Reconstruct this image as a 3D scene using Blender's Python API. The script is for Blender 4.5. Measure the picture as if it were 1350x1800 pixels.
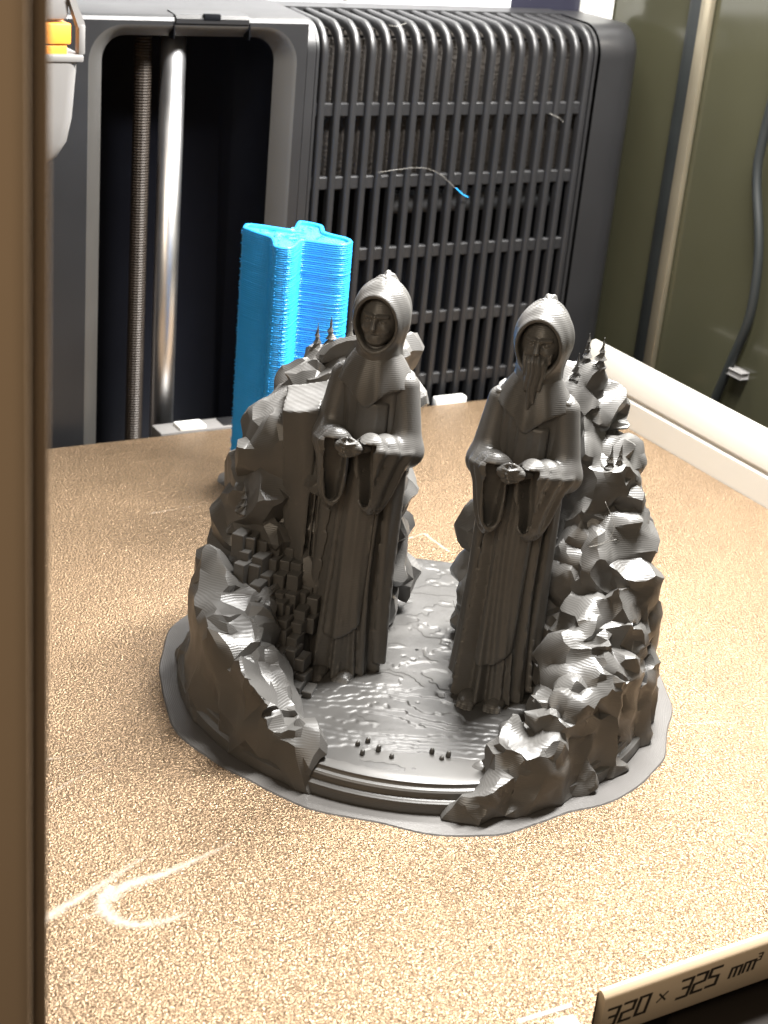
import bpy, bmesh, math
import numpy as np
from mathutils import Matrix, Vector

S = 0.001                                   # everything below is written in millimetres
sc = bpy.context.scene
for o in list(bpy.data.objects):
    bpy.data.objects.remove(o)
COL = sc.collection

# ------------------------------------------------------------------ camera
YAW, PITCH, ROLL = 0.551275, 0.416995, 0.0970064
CAM = np.array([-208.517, -360.116, 224.579])
d = np.array([math.sin(YAW) * math.cos(PITCH), math.cos(YAW) * math.cos(PITCH), -math.sin(PITCH)])
r0 = np.array([math.cos(YAW), -math.sin(YAW), 0.0])
u0 = np.cross(r0, d)
r1 = math.cos(ROLL) * r0 + math.sin(ROLL) * u0
u1 = -math.sin(ROLL) * r0 + math.cos(ROLL) * u0
cam = bpy.data.cameras.new('camera')
cam_o = bpy.data.objects.new('camera', cam)
COL.objects.link(cam_o)
cam_o.matrix_world = Matrix(((r1[0], u1[0], -d[0], CAM[0] * S), (r1[1], u1[1], -d[1], CAM[1] * S),
                             (r1[2], u1[2], -d[2], CAM[2] * S), (0, 0, 0, 1)))
cam.sensor_fit = 'VERTICAL'
cam.sensor_height = 36
cam.sensor_width = 27
cam.lens = 2772.8 / 1800 * 36
cam.clip_start = 0.01
cam.clip_end = 20
cam.dof.use_dof = True
cam.dof.focus_distance = 0.42
cam.dof.aperture_fstop = 34
sc.camera = cam_o

# ------------------------------------------------------------------ world, lamps, exposure
w = bpy.data.worlds.new('World')
sc.world = w
w.use_nodes = True
w.node_tree.nodes['Background'].inputs[0].default_value = (1.0, 0.93, 0.84, 1)
w.node_tree.nodes['Background'].inputs[1].default_value = 0.03


def area(name, loc, target, sx, sy, power, col):
    l = bpy.data.lights.new(name, 'AREA')
    l.shape = 'RECTANGLE'
    l.size, l.size_y = sx * S, sy * S
    l.energy = power
    l.color = col
    o = bpy.data.objects.new(name, l)
    COL.objects.link(o)
    o.location = Vector(loc) * S
    o.rotation_euler = (Vector(target) - Vector(loc)).to_track_quat('-Z', 'Y').to_euler()
    return o


area('chamber_led_bar', (190, 150, 320), (10, -40, 10), 220, 36, 3.8, (1.0, 0.97, 0.92))
area('added_top_light', (120, -15, 350), (10, -30, 20), 36, 180, 7.2, (1.0, 0.98, 0.95))  # second overhead lamp, added to brighten the tops of the figures
area('room_lamp', (-480, -430, 480), (0, -60, 30), 400, 300, 3.0, (1.0, 0.85, 0.66))
sc.view_settings.view_transform = 'Standard'
sc.view_settings.look = 'None'
sc.view_settings.gamma = 1
sc.view_settings.exposure = 0.0

# ------------------------------------------------------------------ helpers
rng = np.random.default_rng(11)


def link(o, parent=None):
    COL.objects.link(o)
    if parent is not None:
        o.parent = parent
    return o


def tag(o, label=None, cat=None, group=None, kind=None):
    if label:
        o['label'] = label
    if cat:
        o['category'] = cat
    if group:
        o['group'] = group
    if kind:
        o['kind'] = kind
    return o


def empty(name, loc=(0, 0, 0), rz=0):
    o = bpy.data.objects.new(name, None)
    o.empty_display_size = 0.01
    o.location = Vector(loc) * S
    o.rotation_euler = (0, 0, rz)
    return link(o)


def mesh(name, verts, faces, mat, parent=None, smooth=True, scale=S):
    me = bpy.data.meshes.new(name)
    v = np.asarray(verts, float) * scale
    me.from_pydata(v.tolist(), [], faces if isinstance(faces, list) else faces.tolist())
    me.update()
    if smooth:
        me.polygons.foreach_set('use_smooth', [True] * len(me.polygons))
    me.materials.append(mat)
    return link(bpy.data.objects.new(name, me), parent)


def auto(o, ang=35):
    try:
        o.data.set_sharp_from_angle(angle=math.radians(ang))
    except Exception:
        pass
    return o


def bm_obj(name, bm, mat, parent=None, smooth=False):
    bmesh.ops.recalc_face_normals(bm, faces=bm.faces[:])
    me = bpy.data.meshes.new(name)
    bm.to_mesh(me)
    bm.free()
    if smooth:
        me.polygons.foreach_set('use_smooth', [True] * len(me.polygons))
    me.materials.append(mat)
    o = link(bpy.data.objects.new(name, me), parent)
    return auto(o) if smooth else o


def box(name, lo, hi, mat, parent=None, bevel=0.0, seg=2, rot=None):
    """box in mm; rot = (axis-angle z, about own centre)"""
    lo, hi = np.array(lo, float), np.array(hi, float)
    bm = bmesh.new()
    bmesh.ops.create_cube(bm, size=1)
    c = (lo + hi) / 2
    for v in bm.verts:
        v.co = Vector([v.co[i] * (hi - lo)[i] * S for i in range(3)])
    if bevel:
        bmesh.ops.bevel(bm, geom=bm.edges[:], offset=bevel * S, segments=seg, affect='EDGES', profile=0.5)
    if rot:
        bmesh.ops.rotate(bm, verts=bm.verts[:], cent=(0, 0, 0), matrix=Matrix.Rotation(rot, 3, 'Z'))
    bmesh.ops.translate(bm, verts=bm.verts[:], vec=Vector(c) * S)
    return bm_obj(name, bm, mat, parent, smooth=bool(bevel))


def tube(name, pts, rad, mat, parent=None, n=10, cap=True):
    pts = [Vector(p) for p in pts]
    rads = rad if hasattr(rad, '__len__') else [rad] * len(pts)
    V, F = [], []
    up = Vector((0.13, 0.21, 0.97))
    for i, p in enumerate(pts):
        t = (pts[min(i + 1, len(pts) - 1)] - pts[max(i - 1, 0)]).normalized()
        a = t.cross(up)
        if a.length < 1e-3:
            a = t.cross(Vector((1, 0, 0)))
        a.normalize()
        b = t.cross(a)
        for k in range(n):
            th = 2 * math.pi * k / n
            V.append(p + (a * math.cos(th) + b * math.sin(th)) * rads[i])
    for i in range(len(pts) - 1):
        for k in range(n):
            F.append((i * n + k, i * n + (k + 1) % n, (i + 1) * n + (k + 1) % n, (i + 1) * n + k))
    if cap:
        F.append(tuple(range(n))[::-1])
        F.append(tuple(range((len(pts) - 1) * n, len(pts) * n)))
    return mesh(name, [tuple(v) for v in V], F, mat, parent)


def spline(P, n=8):
    """Catmull-Rom through control points"""
    P = np.asarray(P, float)
    Q = np.vstack([2 * P[0] - P[1], P, 2 * P[-1] - P[-2]])
    out = []
    for i in range(1, len(Q) - 2):
        for t in np.linspace(0, 1, n, endpoint=False):
            a, b, c, e = Q[i - 1], Q[i], Q[i + 1], Q[i + 2]
            out.append(0.5 * (2 * b + (c - a) * t + (2 * a - 5 * b + 4 * c - e) * t ** 2 + (3 * b - a - 3 * c + e) * t ** 3))
    out.append(P[-1])
    return np.array(out)


def prism_x(name, prof, x0, x1, mat, parent=None, smooth=True):
    """(y,z) outline extruded along x"""
    n = len(prof)
    V = [(x0, y, z) for y, z in prof] + [(x1, y, z) for y, z in prof]
    F = [(i, (i + 1) % n, n + (i + 1) % n, n + i) for i in range(n)] + [tuple(range(n))[::-1], tuple(range(n, 2 * n))]
    o = mesh(name, V, F, mat, parent, smooth)
    return auto(o)


def prism_y(name, prof, y0, y1, mat, parent=None, smooth=True):
    n = len(prof)
    V = [(x, y0, z) for x, z in prof] + [(x, y1, z) for x, z in prof]
    F = [(i, (i + 1) % n, n + (i + 1) % n, n + i)[::-1] for i in range(n)] + [tuple(range(n)), tuple(range(n, 2 * n))[::-1]]
    o = mesh(name, V, F, mat, parent, smooth)
    return auto(o)


def lathe(name, prof, mat, parent=None, n=160):
    V, F = [], []
    m = len(prof)
    for k in range(n):
        a = 2 * math.pi * k / n
        V += [(r * math.cos(a), r * math.sin(a), z) for r, z in prof]
    for k in range(n):
        for i in range(m - 1):
            F.append((k * m + i, ((k + 1) % n) * m + i, ((k + 1) % n) * m + i + 1, k * m + i + 1))
    return auto(mesh(name, V, F, mat, parent), 30)


# ---- signed distance modelling: a field is sampled on a grid and skinned (surface nets)
def sdf_mesh(fn, lo, hi, res):
    ax = [np.arange(lo[i] - res, hi[i] + 2 * res, res) for i in range(3)]
    X, Y, Z = np.meshgrid(*ax, indexing='ij')
    v = fn(X, Y, Z).astype(np.float32)
    for i in range(3):                                  # close the skin at the border
        sl = [slice(None)] * 3
        for e in (0, -1):
            sl[i] = e
            v[tuple(sl)] = np.maximum(v[tuple(sl)], 0.05)
    ins = v < 0
    nx, ny, nz = (n - 1 for n in v.shape)
    cnt = np.zeros((nx, ny, nz), np.int8)
    for a in (0, 1):
        for b in (0, 1):
            for c in (0, 1):
                cnt += ins[a:a + nx, b:b + ny, c:c + nz]
    act = (cnt > 0) & (cnt < 8)
    I, J, K = np.nonzero(act)
    idx = -np.ones(act.shape, np.int64)
    idx[I, J, K] = np.arange(len(I))
    acc = np.zeros((len(I), 3))
    num = np.zeros(len(I))
    cs = [(a, b, c) for a in (0, 1) for b in (0, 1) for c in (0, 1)]
    for p in cs:
        for k in range(3):
            if p[k]:
                continue
            q = list(p)
            q[k] = 1
            va = v[I + p[0], J + p[1], K + p[2]]
            vb = v[I + q[0], J + q[1], K + q[2]]
            m = (va < 0) != (vb < 0)
            t = np.where(m, va / np.where(m, va - vb, 1), 0)
            for kk in range(3):
                acc[:, kk] += np.where(m, p[kk] + (t if kk == k else 0), 0)
            num += m
    acc /= num[:, None]
    P = np.stack([ax[0][I], ax[1][J], ax[2][K]], -1) + acc * res
    faces = []
    for k in range(3):
        a = [slice(1, -1)] * 3
        a[k] = slice(0, -1)
        b = list(a)
        b[k] = slice(1, None)
        A, B = ins[tuple(a)], ins[tuple(b)]
        ii = np.argwhere(A != B)
        if not len(ii):
            continue
        off = [1, 1, 1]
        off[k] = 0
        ii = ii + off
        k1, k2 = (k + 1) % 3, (k + 2) % 3
        q = []
        for (s1, s2) in ((-1, -1), (0, -1), (0, 0), (-1, 0)):
            e = ii.copy()
            e[:, k1] += s1
            e[:, k2] += s2
            q.append(idx[e[:, 0], e[:, 1], e[:, 2]])
        q = np.stack(q, -1)
        inner = ins[ii[:, 0], ii[:, 1], ii[:, 2]]
        q[~inner] = q[~inner][:, ::-1]
        faces.append(q)
    F = np.vstack(faces)
    F = F[(F >= 0).all(1)]
    # keep the largest connected skin only
    lab = np.arange(len(P))
    E = np.vstack([F[:, [0, 1]], F[:, [1, 2]], F[:, [2, 3]]])
    while True:
        m = np.minimum(lab[E[:, 0]], lab[E[:, 1]])
        new = lab.copy()
        np.minimum.at(new, E[:, 0], m)
        np.minimum.at(new, E[:, 1], m)
        new = new[new]
        if (new == lab).all():
            break
        lab = new
    u, c = np.unique(lab, return_counts=True)
    keep = lab == u[np.argmax(c)]
    re_ = np.cumsum(keep) - 1
    F = re_[F[keep[F[:, 0]]]]
    return P[keep], F


def sdf_obj(name, fn, lo, hi, res, mat, parent=None, sharp=None, label=None):
    P, F = sdf_mesh(fn, lo, hi, res)
    o = mesh(name, P, F, mat, parent)
    if sharp:
        auto(o, sharp)
    if label:
        o['label'] = label
    return o


def smin(a, b, k):
    h = np.clip(0.5 + 0.5 * (b - a) / k, 0, 1)
    return b * (1 - h) + a * h - k * h * (1 - h)


def smax(a, b, k):
    return -smin(-a, -b, k)


def ell(X, Y, Z, c, r):
    q = np.sqrt(((X - c[0]) / r[0]) ** 2 + ((Y - c[1]) / r[1]) ** 2 + ((Z - c[2]) / r[2]) ** 2)
    return (q - 1) * min(r)


def cap(X, Y, Z, a, b, ra, rb=None):
    rb = ra if rb is None else rb
    a, b = np.array(a, float), np.array(b, float)
    ab = b - a
    t = np.clip(((X - a[0]) * ab[0] + (Y - a[1]) * ab[1] + (Z - a[2]) * ab[2]) / (ab @ ab), 0, 1)
    return np.sqrt((X - a[0] - t * ab[0]) ** 2 + (Y - a[1] - t * ab[1]) ** 2 + (Z - a[2] - t * ab[2]) ** 2) - (ra + (rb - ra) * t)


def sstep(a, b, x):
    t = np.clip((x - a) / (b - a), 0, 1)
    return t * t * (3 - 2 * t)


def kuhn(X, Y, Z, cell, seed, aniso=(1, 1, 1)):
    """piecewise linear value noise on tetrahedra, -1..1: flat facets, sharp ridges"""
    g = np.random.default_rng(seed)
    A = np.linalg.qr(g.normal(size=(3, 3)))[0]
    q = [(A[i][0] * X * aniso[0] + A[i][1] * Y * aniso[1] + A[i][2] * Z * aniso[2]) / cell + 37.3 for i in range(3)]
    f = [np.floor(v).astype(np.int64) for v in q]
    fr = np.stack([q[i] - f[i] for i in range(3)], -1)
    T = g.random(4096) * 2 - 1

    def h(a, b, c):
        return T[(a * 7919 + b * 104729 + c * 1299709 + seed * 17) & 4095]
    order = np.argsort(-fr, axis=-1)
    sf = np.take_along_axis(fr, order, -1)
    c = [f[0].copy(), f[1].copy(), f[2].copy()]
    prev = h(*c)
    val = prev * (1 - sf[..., 0])
    for k in range(3):
        for i in range(3):
            c[i] = c[i] + (order[..., k] == i)
        nx = sf[..., k + 1] if k < 2 else 0
        val = val + h(*c) * (sf[..., k] - nx)
    return val


def vnoise2(x, y, cell, seed):
    g = np.random.default_rng(seed)
    T = g.random(4096) * 2 - 1
    q, e = x / cell + 50.5, y / cell + 50.5
    i, j = np.floor(q).astype(int), np.floor(e).astype(int)
    a, b = q - i, e - j
    a, b = a * a * (3 - 2 * a), b * b * (3 - 2 * b)
    h = lambda m, n: T[(m * 7919 + n * 104729) & 4095]
    return (h(i, j) * (1 - a) + h(i + 1, j) * a) * (1 - b) + (h(i, j + 1) * (1 - a) + h(i + 1, j + 1) * a) * b


# ------------------------------------------------------------------ materials
def mat(name, col, rough=0.5, metal=0.0, spec=0.5, var=0.12, vscale=60, bump=0.0, bscale=400, bdist=0.1, extra=None):
    m = bpy.data.materials.new(name)
    m.use_nodes = True
    nt = m.node_tree
    N, L = nt.nodes, nt.links
    b = N['Principled BSDF']
    b.inputs['Roughness'].default_value = rough
    b.inputs['Metallic'].default_value = metal
    b.inputs['Specular IOR Level'].default_value = spec
    tc = N.new('ShaderNodeTexCoord')
    n1 = N.new('ShaderNodeTexNoise')
    n1.inputs['Scale'].default_value = vscale
    n1.inputs['Detail'].default_value = 5
    L.new(tc.outputs['Object'], n1.inputs['Vector'])
    mx = N.new('ShaderNodeMix')
    mx.data_type = 'RGBA'
    mx.inputs[6].default_value = (*[c * (1 - var) for c in col], 1)
    mx.inputs[7].default_value = (*[min(1, c * (1 + var)) for c in col], 1)
    L.new(n1.outputs['Fac'], mx.inputs[0])
    L.new(mx.outputs[2], b.inputs['Base Color'])
    rr = N.new('ShaderNodeMapRange')
    rr.inputs[3].default_value = max(0.02, rough - 0.08)
    rr.inputs[4].default_value = min(1, rough + 0.08)
    L.new(n1.outputs['Fac'], rr.inputs[0])
    L.new(rr.outputs[0], b.inputs['Roughness'])
    if bump:
        n2 = N.new('ShaderNodeTexNoise')
        n2.inputs['Scale'].default_value = bscale
        n2.inputs['Detail'].default_value = 3
        L.new(tc.outputs['Object'], n2.inputs['Vector'])
        bp = N.new('ShaderNodeBump')
        bp.inputs['Strength'].default_value = bump
        bp.inputs['Distance'].default_value = bdist * S
        L.new(n2.outputs['Fac'], bp.inputs['Height'])
        L.new(bp.outputs[0], b.inputs['Normal'])
    if extra:
        extra(m, N, L, b, tc, mx)
    return m


def math_node(N, L, op, a, b=None, c=None):
    n = N.new('ShaderNodeMath')
    n.operation = op
    for i, v in enumerate((a, b, c)):
        if v is None:
            continue
        if hasattr(v, 'links') or hasattr(v, 'is_linked'):
            L.new(v, n.inputs[i])
        else:
            n.inputs[i].default_value = v
    return n.outputs[0]


def layers(pitch, depth, strength):
    """printed layer lines along object z"""
    def f(m, N, L, b, tc, mx):
        sp = N.new('ShaderNodeSeparateXYZ')
        L.new(tc.outputs['Object'], sp.inputs[0])
        nz = N.new('ShaderNodeTexNoise')
        nz.inputs['Scale'].default_value = 120
        nz.inputs['Detail'].default_value = 2
        L.new(tc.outputs['Object'], nz.inputs['Vector'])
        wob = math_node(N, L, 'MULTIPLY', nz.outputs['Fac'], 1.2)
        ph = math_node(N, L, 'MULTIPLY_ADD', sp.outputs['Z'], 2 * math.pi / (pitch * S), wob)
        s = math_node(N, L, 'SINE', ph)
        n2 = N.new('ShaderNodeTexNoise')
        n2.inputs['Scale'].default_value = 1500
        n2.inputs['Detail'].default_value = 2
        L.new(tc.outputs['Object'], n2.inputs['Vector'])
        hgt = math_node(N, L, 'MULTIPLY_ADD', n2.outputs['Fac'], 0.5, s)
        bp = N.new('ShaderNodeBump')
        bp.inputs['Strength'].default_value = strength
        bp.inputs['Distance'].default_value = depth * S
        L.new(hgt, bp.inputs['Height'])
        L.new(bp.outputs[0], b.inputs['Normal'])
    return f


M_PLA = mat('grey_filament', (0.098, 0.095, 0.09), 0.37, spec=0.55, var=0.10, vscale=90, extra=layers(0.45, 0.035, 0.32))
M_PLAflat = mat('grey_filament_flat', (0.06, 0.058, 0.055), 0.38, spec=0.5, var=0.14, vscale=120, bump=0.3, bscale=900, bdist=0.06)


def brim_extra(m, N, L, b, tc, mx):
    ln = N.new('ShaderNodeVectorMath')
    ln.operation = 'LENGTH'
    L.new(tc.outputs['Object'], ln.inputs[0])
    s = math_node(N, L, 'SINE', math_node(N, L, 'MULTIPLY', ln.outputs['Value'], 2 * math.pi / (0.5 * S)))
    bp = N.new('ShaderNodeBump')
    bp.inputs['Strength'].default_value = 0.3
    bp.inputs['Distance'].default_value = 0.03 * S
    L.new(s, bp.inputs['Height'])
    L.new(bp.outputs[0], b.inputs['Normal'])


M_BRIM = mat('brim_filament', (0.085, 0.08, 0.075), 0.42, spec=0.5, var=0.12, vscale=60, extra=brim_extra)
M_BLUE = mat('blue_filament', (0.025, 0.35, 0.84), 0.35, spec=0.5, var=0.10, vscale=200, bump=0.15, bscale=1500, bdist=0.05)
M_BLUEDK = mat('blue_filament_top', (0.02, 0.26, 0.62), 0.45, var=0.5, vscale=700, bump=0.8, bscale=900, bdist=0.5)


def plate_extra(m, N, L, b, tc, mx):
    n = N.new('ShaderNodeTexNoise')
    n.inputs['Scale'].default_value = 1650
    n.inputs['Detail'].default_value = 2
    n.inputs['Roughness'].default_value = 0.5
    n.inputs['Distortion'].default_value = 0.5
    L.new(tc.outputs['Object'], n.inputs['Vector'])
    r = N.new('ShaderNodeMapRange')
    r.inputs[1].default_value, r.inputs[2].default_value = 0.36, 0.62
    L.new(n.outputs['Fac'], r.inputs[0])
    # pits of the powder coat are darker than its crests
    c = N.new('ShaderNodeMix')
    c.data_type = 'RGBA'
    c.inputs[6].default_value = (0.13, 0.088, 0.054, 1)
    L.new(r.outputs[0], c.inputs[0])
    L.new(mx.outputs[2], c.inputs[7])
    L.new(c.outputs[2], b.inputs['Base Color'])
    bp = N.new('ShaderNodeBump')
    bp.inputs['Strength'].default_value = 1.0
    bp.inputs['Distance'].default_value = 0.6 * S
    L.new(n.outputs['Fac'], bp.inputs['Height'])
    L.new(bp.outputs[0], b.inputs['Normal'])


M_PLATE = mat('textured_gold_plate', (0.34, 0.236, 0.144), 0.35, metal=0.75, spec=0.5, var=0.12, vscale=25, extra=plate_extra)


def scuff_extra(m, N, L, b, tc, mx):
    n = N.new('ShaderNodeTexNoise')
    n.inputs['Scale'].default_value = 800
    n.inputs['Detail'].default_value = 4
    L.new(tc.outputs['Object'], n.inputs['Vector'])
    at = N.new('ShaderNodeAttribute')
    at.attribute_name = 'wear'
    a = math_node(N, L, 'MULTIPLY_ADD', at.outputs['Fac'], 1.7, math_node(N, L, 'SUBTRACT', n.outputs['Fac'], 1.25))
    a = math_node(N, L, 'MULTIPLY', a, 1.2)
    c = N.new('ShaderNodeClamp')
    L.new(a, c.inputs[0])
    L.new(c.outputs[0], b.inputs['Alpha'])


M_SCUFF = mat('pale_scuff', (0.50, 0.42, 0.33), 0.5, metal=0.2, var=0.08, vscale=300, bump=0.6, bscale=900, bdist=0.3, extra=scuff_extra)
M_SHROUD = mat('charcoal_plastic', (0.013, 0.013, 0.014), 0.40, spec=0.5, var=0.15, vscale=40, bump=0.25, bscale=1600, bdist=0.05)
M_LIP_LIT = mat('charcoal_lip_bounce_lit', (0.042, 0.040, 0.037), 0.5, var=0.1, vscale=40, bump=0.2, bscale=1200, bdist=0.05)  # shroud plastic with the plate's bounced light put into a paler colour
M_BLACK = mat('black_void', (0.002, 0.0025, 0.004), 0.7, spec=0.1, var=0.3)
M_FILTER = mat('filter_mesh', (0.034, 0.028, 0.023), 0.8, var=0.6, vscale=900, bump=1.0, bscale=700, bdist=0.8)
M_STEEL = mat('polished_steel', (0.75, 0.75, 0.76), 0.34, metal=1.0, var=0.04)
M_SCREW = mat('oily_lead_screw', (0.03, 0.022, 0.016), 0.5, metal=0.3, var=0.3, vscale=300)
M_CREAM = mat('cream_powder_coat', (0.52, 0.50, 0.45), 0.45, var=0.04, vscale=30, bump=0.1, bscale=1500, bdist=0.03)
M_OLIVE = mat('smoked_olive_glass', (0.036, 0.035, 0.021), 0.14, spec=0.6, var=0.25, vscale=9)
M_TRIM = mat('brushed_champagne_metal', (0.42, 0.37, 0.27), 0.32, metal=0.8, var=0.08)
M_RUBBER = mat('black_rubber', (0.010, 0.012, 0.012), 0.5, var=0.2)
M_GREYP = mat('light_grey_plastic', (0.17, 0.165, 0.16), 0.45, var=0.06, vscale=50, bump=0.1, bscale=900, bdist=0.05)
M_ORANGE = mat('orange_plastic', (0.85, 0.30, 0.035), 0.45, var=0.06)
M_WHITE = mat('white_plastic', (0.85, 0.85, 0.82), 0.4, var=0.03)
M_PANEL = mat('pale_grey_back_panel', (0.55, 0.56, 0.58), 0.4, var=0.08, vscale=15)
M_NAVY = mat('dark_navy_panel', (0.012, 0.012, 0.022), 0.4, var=0.2)
M_TAB = mat('tan_label_panel', (0.70, 0.545, 0.375), 0.38, spec=0.5, var=0.03, vscale=40)
M_INK = mat('dark_brown_ink', (0.028, 0.020, 0.012), 0.5, var=0.1)
M_BEDBASE = mat('dark_bed_frame', (0.016, 0.012, 0.009), 0.7, spec=0.2, var=0.2, vscale=30, bump=0.2, bscale=500, bdist=0.1)
M_PILLAR = mat('bronze_painted_pillar', (0.52, 0.365, 0.23), 0.45, metal=0.2, var=0.05, vscale=10)
M_FLOOR = mat('chamber_floor', (0.012, 0.010, 0.009), 0.8, spec=0.2, var=0.2)
M_STRING = mat('stray_filament', (0.26, 0.25, 0.23), 0.35, var=0.05)

# ------------------------------------------------------------------ the setting: floor, walls of the chamber
tag(box('floor', (-420, -420, -92), (420, 300, -90), M_FLOOR), kind='structure')
wall = tag(box('wall', (233.5, -190, -90), (238, 222, 330), M_OLIVE), kind='structure')
bw = tag(box('back_wall', (-260, 212, -90), (181, 216, 330), M_PANEL), kind='structure')
box('wall_panel', (181.2, 212.4, -90), (217, 216, 330), M_NAVY, bw)
wb = box('corner_post', (217.3, 209, 120), (233, 216, 330), M_WHITE, bw, bevel=0.8)

# ------------------------------------------------------------------ build plate
plate = empty('build_plate', (0, 0, 0))
tag(plate, 'gold textured build plate with pale scuffs under the grey print', 'build plate')


def poly_slab(name, outline, z0, z1, m, parent, bev=0.0):
    bm = bmesh.new()
    f = bm.faces.new([bm.verts.new((x * S, y * S, z0 * S)) for x, y in outline])
    e = bmesh.ops.extrude_face_region(bm, geom=[f])
    bmesh.ops.translate(bm, verts=[v for v in e['geom'] if isinstance(v, bmesh.types.BMVert)], vec=(0, 0, (z1 - z0) * S))
    return bm_obj(name, bm, m, parent)


poly_slab('plate_surface', [(-172, 160.5), (-172, -170), (-30, -170), (-22, -161.6), (-20, -161.2), (197.5, -161.2), (197.5, 160.5)],
          -0.8, 0.0, M_PLATE, plate)


def ribbon(name, pts, widths, wear, parent, z=0.05, m=None):
    P = spline(pts, 10)
    n = len(P)
    W = np.interp(np.linspace(0, 1, n), np.linspace(0, 1, len(widths)), widths)
    A = np.interp(np.linspace(0, 1, n), np.linspace(0, 1, len(wear)), wear)
    T = np.gradient(P, axis=0)
    T /= np.linalg.norm(T, axis=1)[:, None] + 1e-9
    Nn = np.stack([-T[:, 1], T[:, 0]], -1)
    V, F, al = [], [], []
    cols = [(-1.3, 0.0), (-0.5, 0.6), (0, 0.85), (0.5, 0.6), (1.3, 0.0)]
    for i in range(n):
        for s, a in cols:
            q = P[i] + Nn[i] * s * W[i] / 2
            V.append((q[0], q[1], z))
            al.append(a * A[i])
    for i in range(n - 1):
        for k in range(4):
            F.append((i * 5 + k, (i + 1) * 5 + k, (i + 1) * 5 + k + 1, i * 5 + k + 1))
    o = mesh(name, V, F, m or M_SCUFF, parent)
    at = o.data.attributes.new('wear', 'FLOAT', 'POINT')
    at.data.foreach_set('value', al)
    return o


ribbon('scuff_mark', [(-128, -97), (-120.1, -93.5), (-106.4, -87.6), (-94, -82), (-80, -75.5)], [4, 5, 4.6, 3.2, 2], [0.95, 1, 0.9, 0.72, 0.3], plate, 0.04)
ribbon('scuff_mark', [(-66, -82), (-76.3, -85.3), (-90.5, -88.7), (-100, -89.5), (-105.5, -92.5)], [2, 3.6, 4.6, 6, 7], [0.35, 0.75, 0.95, 1, 1], plate, 0.055)
ribbon('scuff_mark', [(-103, -88.5), (-107.0, -93), (-107, -98.5), (-103.1, -103.0), (-96, -104.2), (-90, -102.7), (-80, -99.5)], [6, 6.5, 6, 5, 4.2, 3.4, 2], [1, 1, 1, 0.95, 0.85, 0.65, 0.3], plate, 0.07)
ribbon('scuff_mark', [(-114, -97), (-108, -95.5)], [1.4, 1.8], [0.8, 0.9], plate, 0.085)
ribbon('scuff_mark', [(-123, -114.5), (-113, -111)], [1.6, 1.2], [0.75, 0.55], plate, 0.04)
ribbon('scuff_mark', [(-110, -33), (-99.9, -34.8), (-73.8, -38.0)], [3, 3.4, 2], [0.55, 0.7, 0.4], plate, 0.04)
ribbon('scuff_mark', [(-112, -52), (-104.7, -49.0), (-84, -40), (-72.8, -35.5)], [2.5, 3, 2.6, 1.5], [0.5, 0.7, 0.6, 0.3], plate, 0.055)
ribbon('scuff_mark', [(44, 47), (47.1, 48.2), (61.4, 51.5)], [2.4, 2.4, 2.2], [0.7, 0.8, 0.8], plate, 0.04)
ribbon('scuff_mark', [(61.4, 51.5), (62.3, 36.1)], [2.4, 2.4], [0.85, 0.8], plate, 0.055)
ribbon('scuff_mark', [(-26, 95), (-17.5, 96.1), (8.6, 97.7)], [2.2, 2.6, 1.8], [0.5, 0.72, 0.5], plate, 0.04)
ribbon('scuff_mark', [(58, -79.0), (68, -82), (78.3, -85.0), (78.5, -89), (76.6, -91.7)], [2.2, 2.6, 2.6, 2.4, 2], [0.6, 0.72, 0.72, 0.6, 0.3], plate, 0.04)
ribbon('scuff_mark', [(96, 22), (112, 24), (128, 18)], [3, 4, 3], [0.5, 0.62, 0.4], plate, 0.04)
ribbon('scuff_mark', [(104, 60), (116, 62), (124, 58)], [2, 3, 2], [0.5, 0.65, 0.4], plate, 0.04)

ribbon('scuff_mark', [(-125, -60), (-108, -56), (-94, -50)], [2, 2.4, 1.6], [0.45, 0.55, 0.35], plate, 0.07)
ribbon('scuff_mark', [(92, -60), (104, -66), (110, -76)], [3, 3.4, 2.4], [0.45, 0.6, 0.35], plate, 0.04)
ribbon('scuff_mark', [(-60, 60), (-40, 66), (-18, 68)], [2.2, 2.6, 1.8], [0.4, 0.55, 0.35], plate, 0.04)
ribbon('scuff_mark', [(-112, -118), (-98, -112), (-86, -105)], [1.6, 2.0, 1.4], [0.4, 0.55, 0.35], plate, 0.055)

# flat print near the front edge of the plate
M_PMARK = mat('pale_plate_print', (0.20, 0.185, 0.175), 0.55, var=0.03)
mesh('printed_mark', [(-42.6, -161.3, .04), (-29.2, -161.8, .04), (-29.2, -163.0, .04), (-42.6, -162.5, .04)], [(3, 2, 1, 0)], M_PMARK, plate, False)
mesh('printed_mark', [(-35.5, -164.4, .04), (-30.6, -164.8, .04), (-30.8, -168.8, .04), (-36.5, -168.6, .04)], [(3, 2, 1, 0)], M_PMARK, plate, False)

# front tab with lettering, facing the door
tabprof = [(-161.6, -11.5), (-161.6, 0.9), (-162.4, 1.0), (-163.6, 0.2), (-164.0, -0.8), (-164.0, -10.6), (-163.4, -11.5)]
tab = prism_x('front_tab', tabprof, -21.5, 96, M_TAB, plate)
tab['label'] = 'tan front tab with printed size lettering'
YT = -164.06


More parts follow.
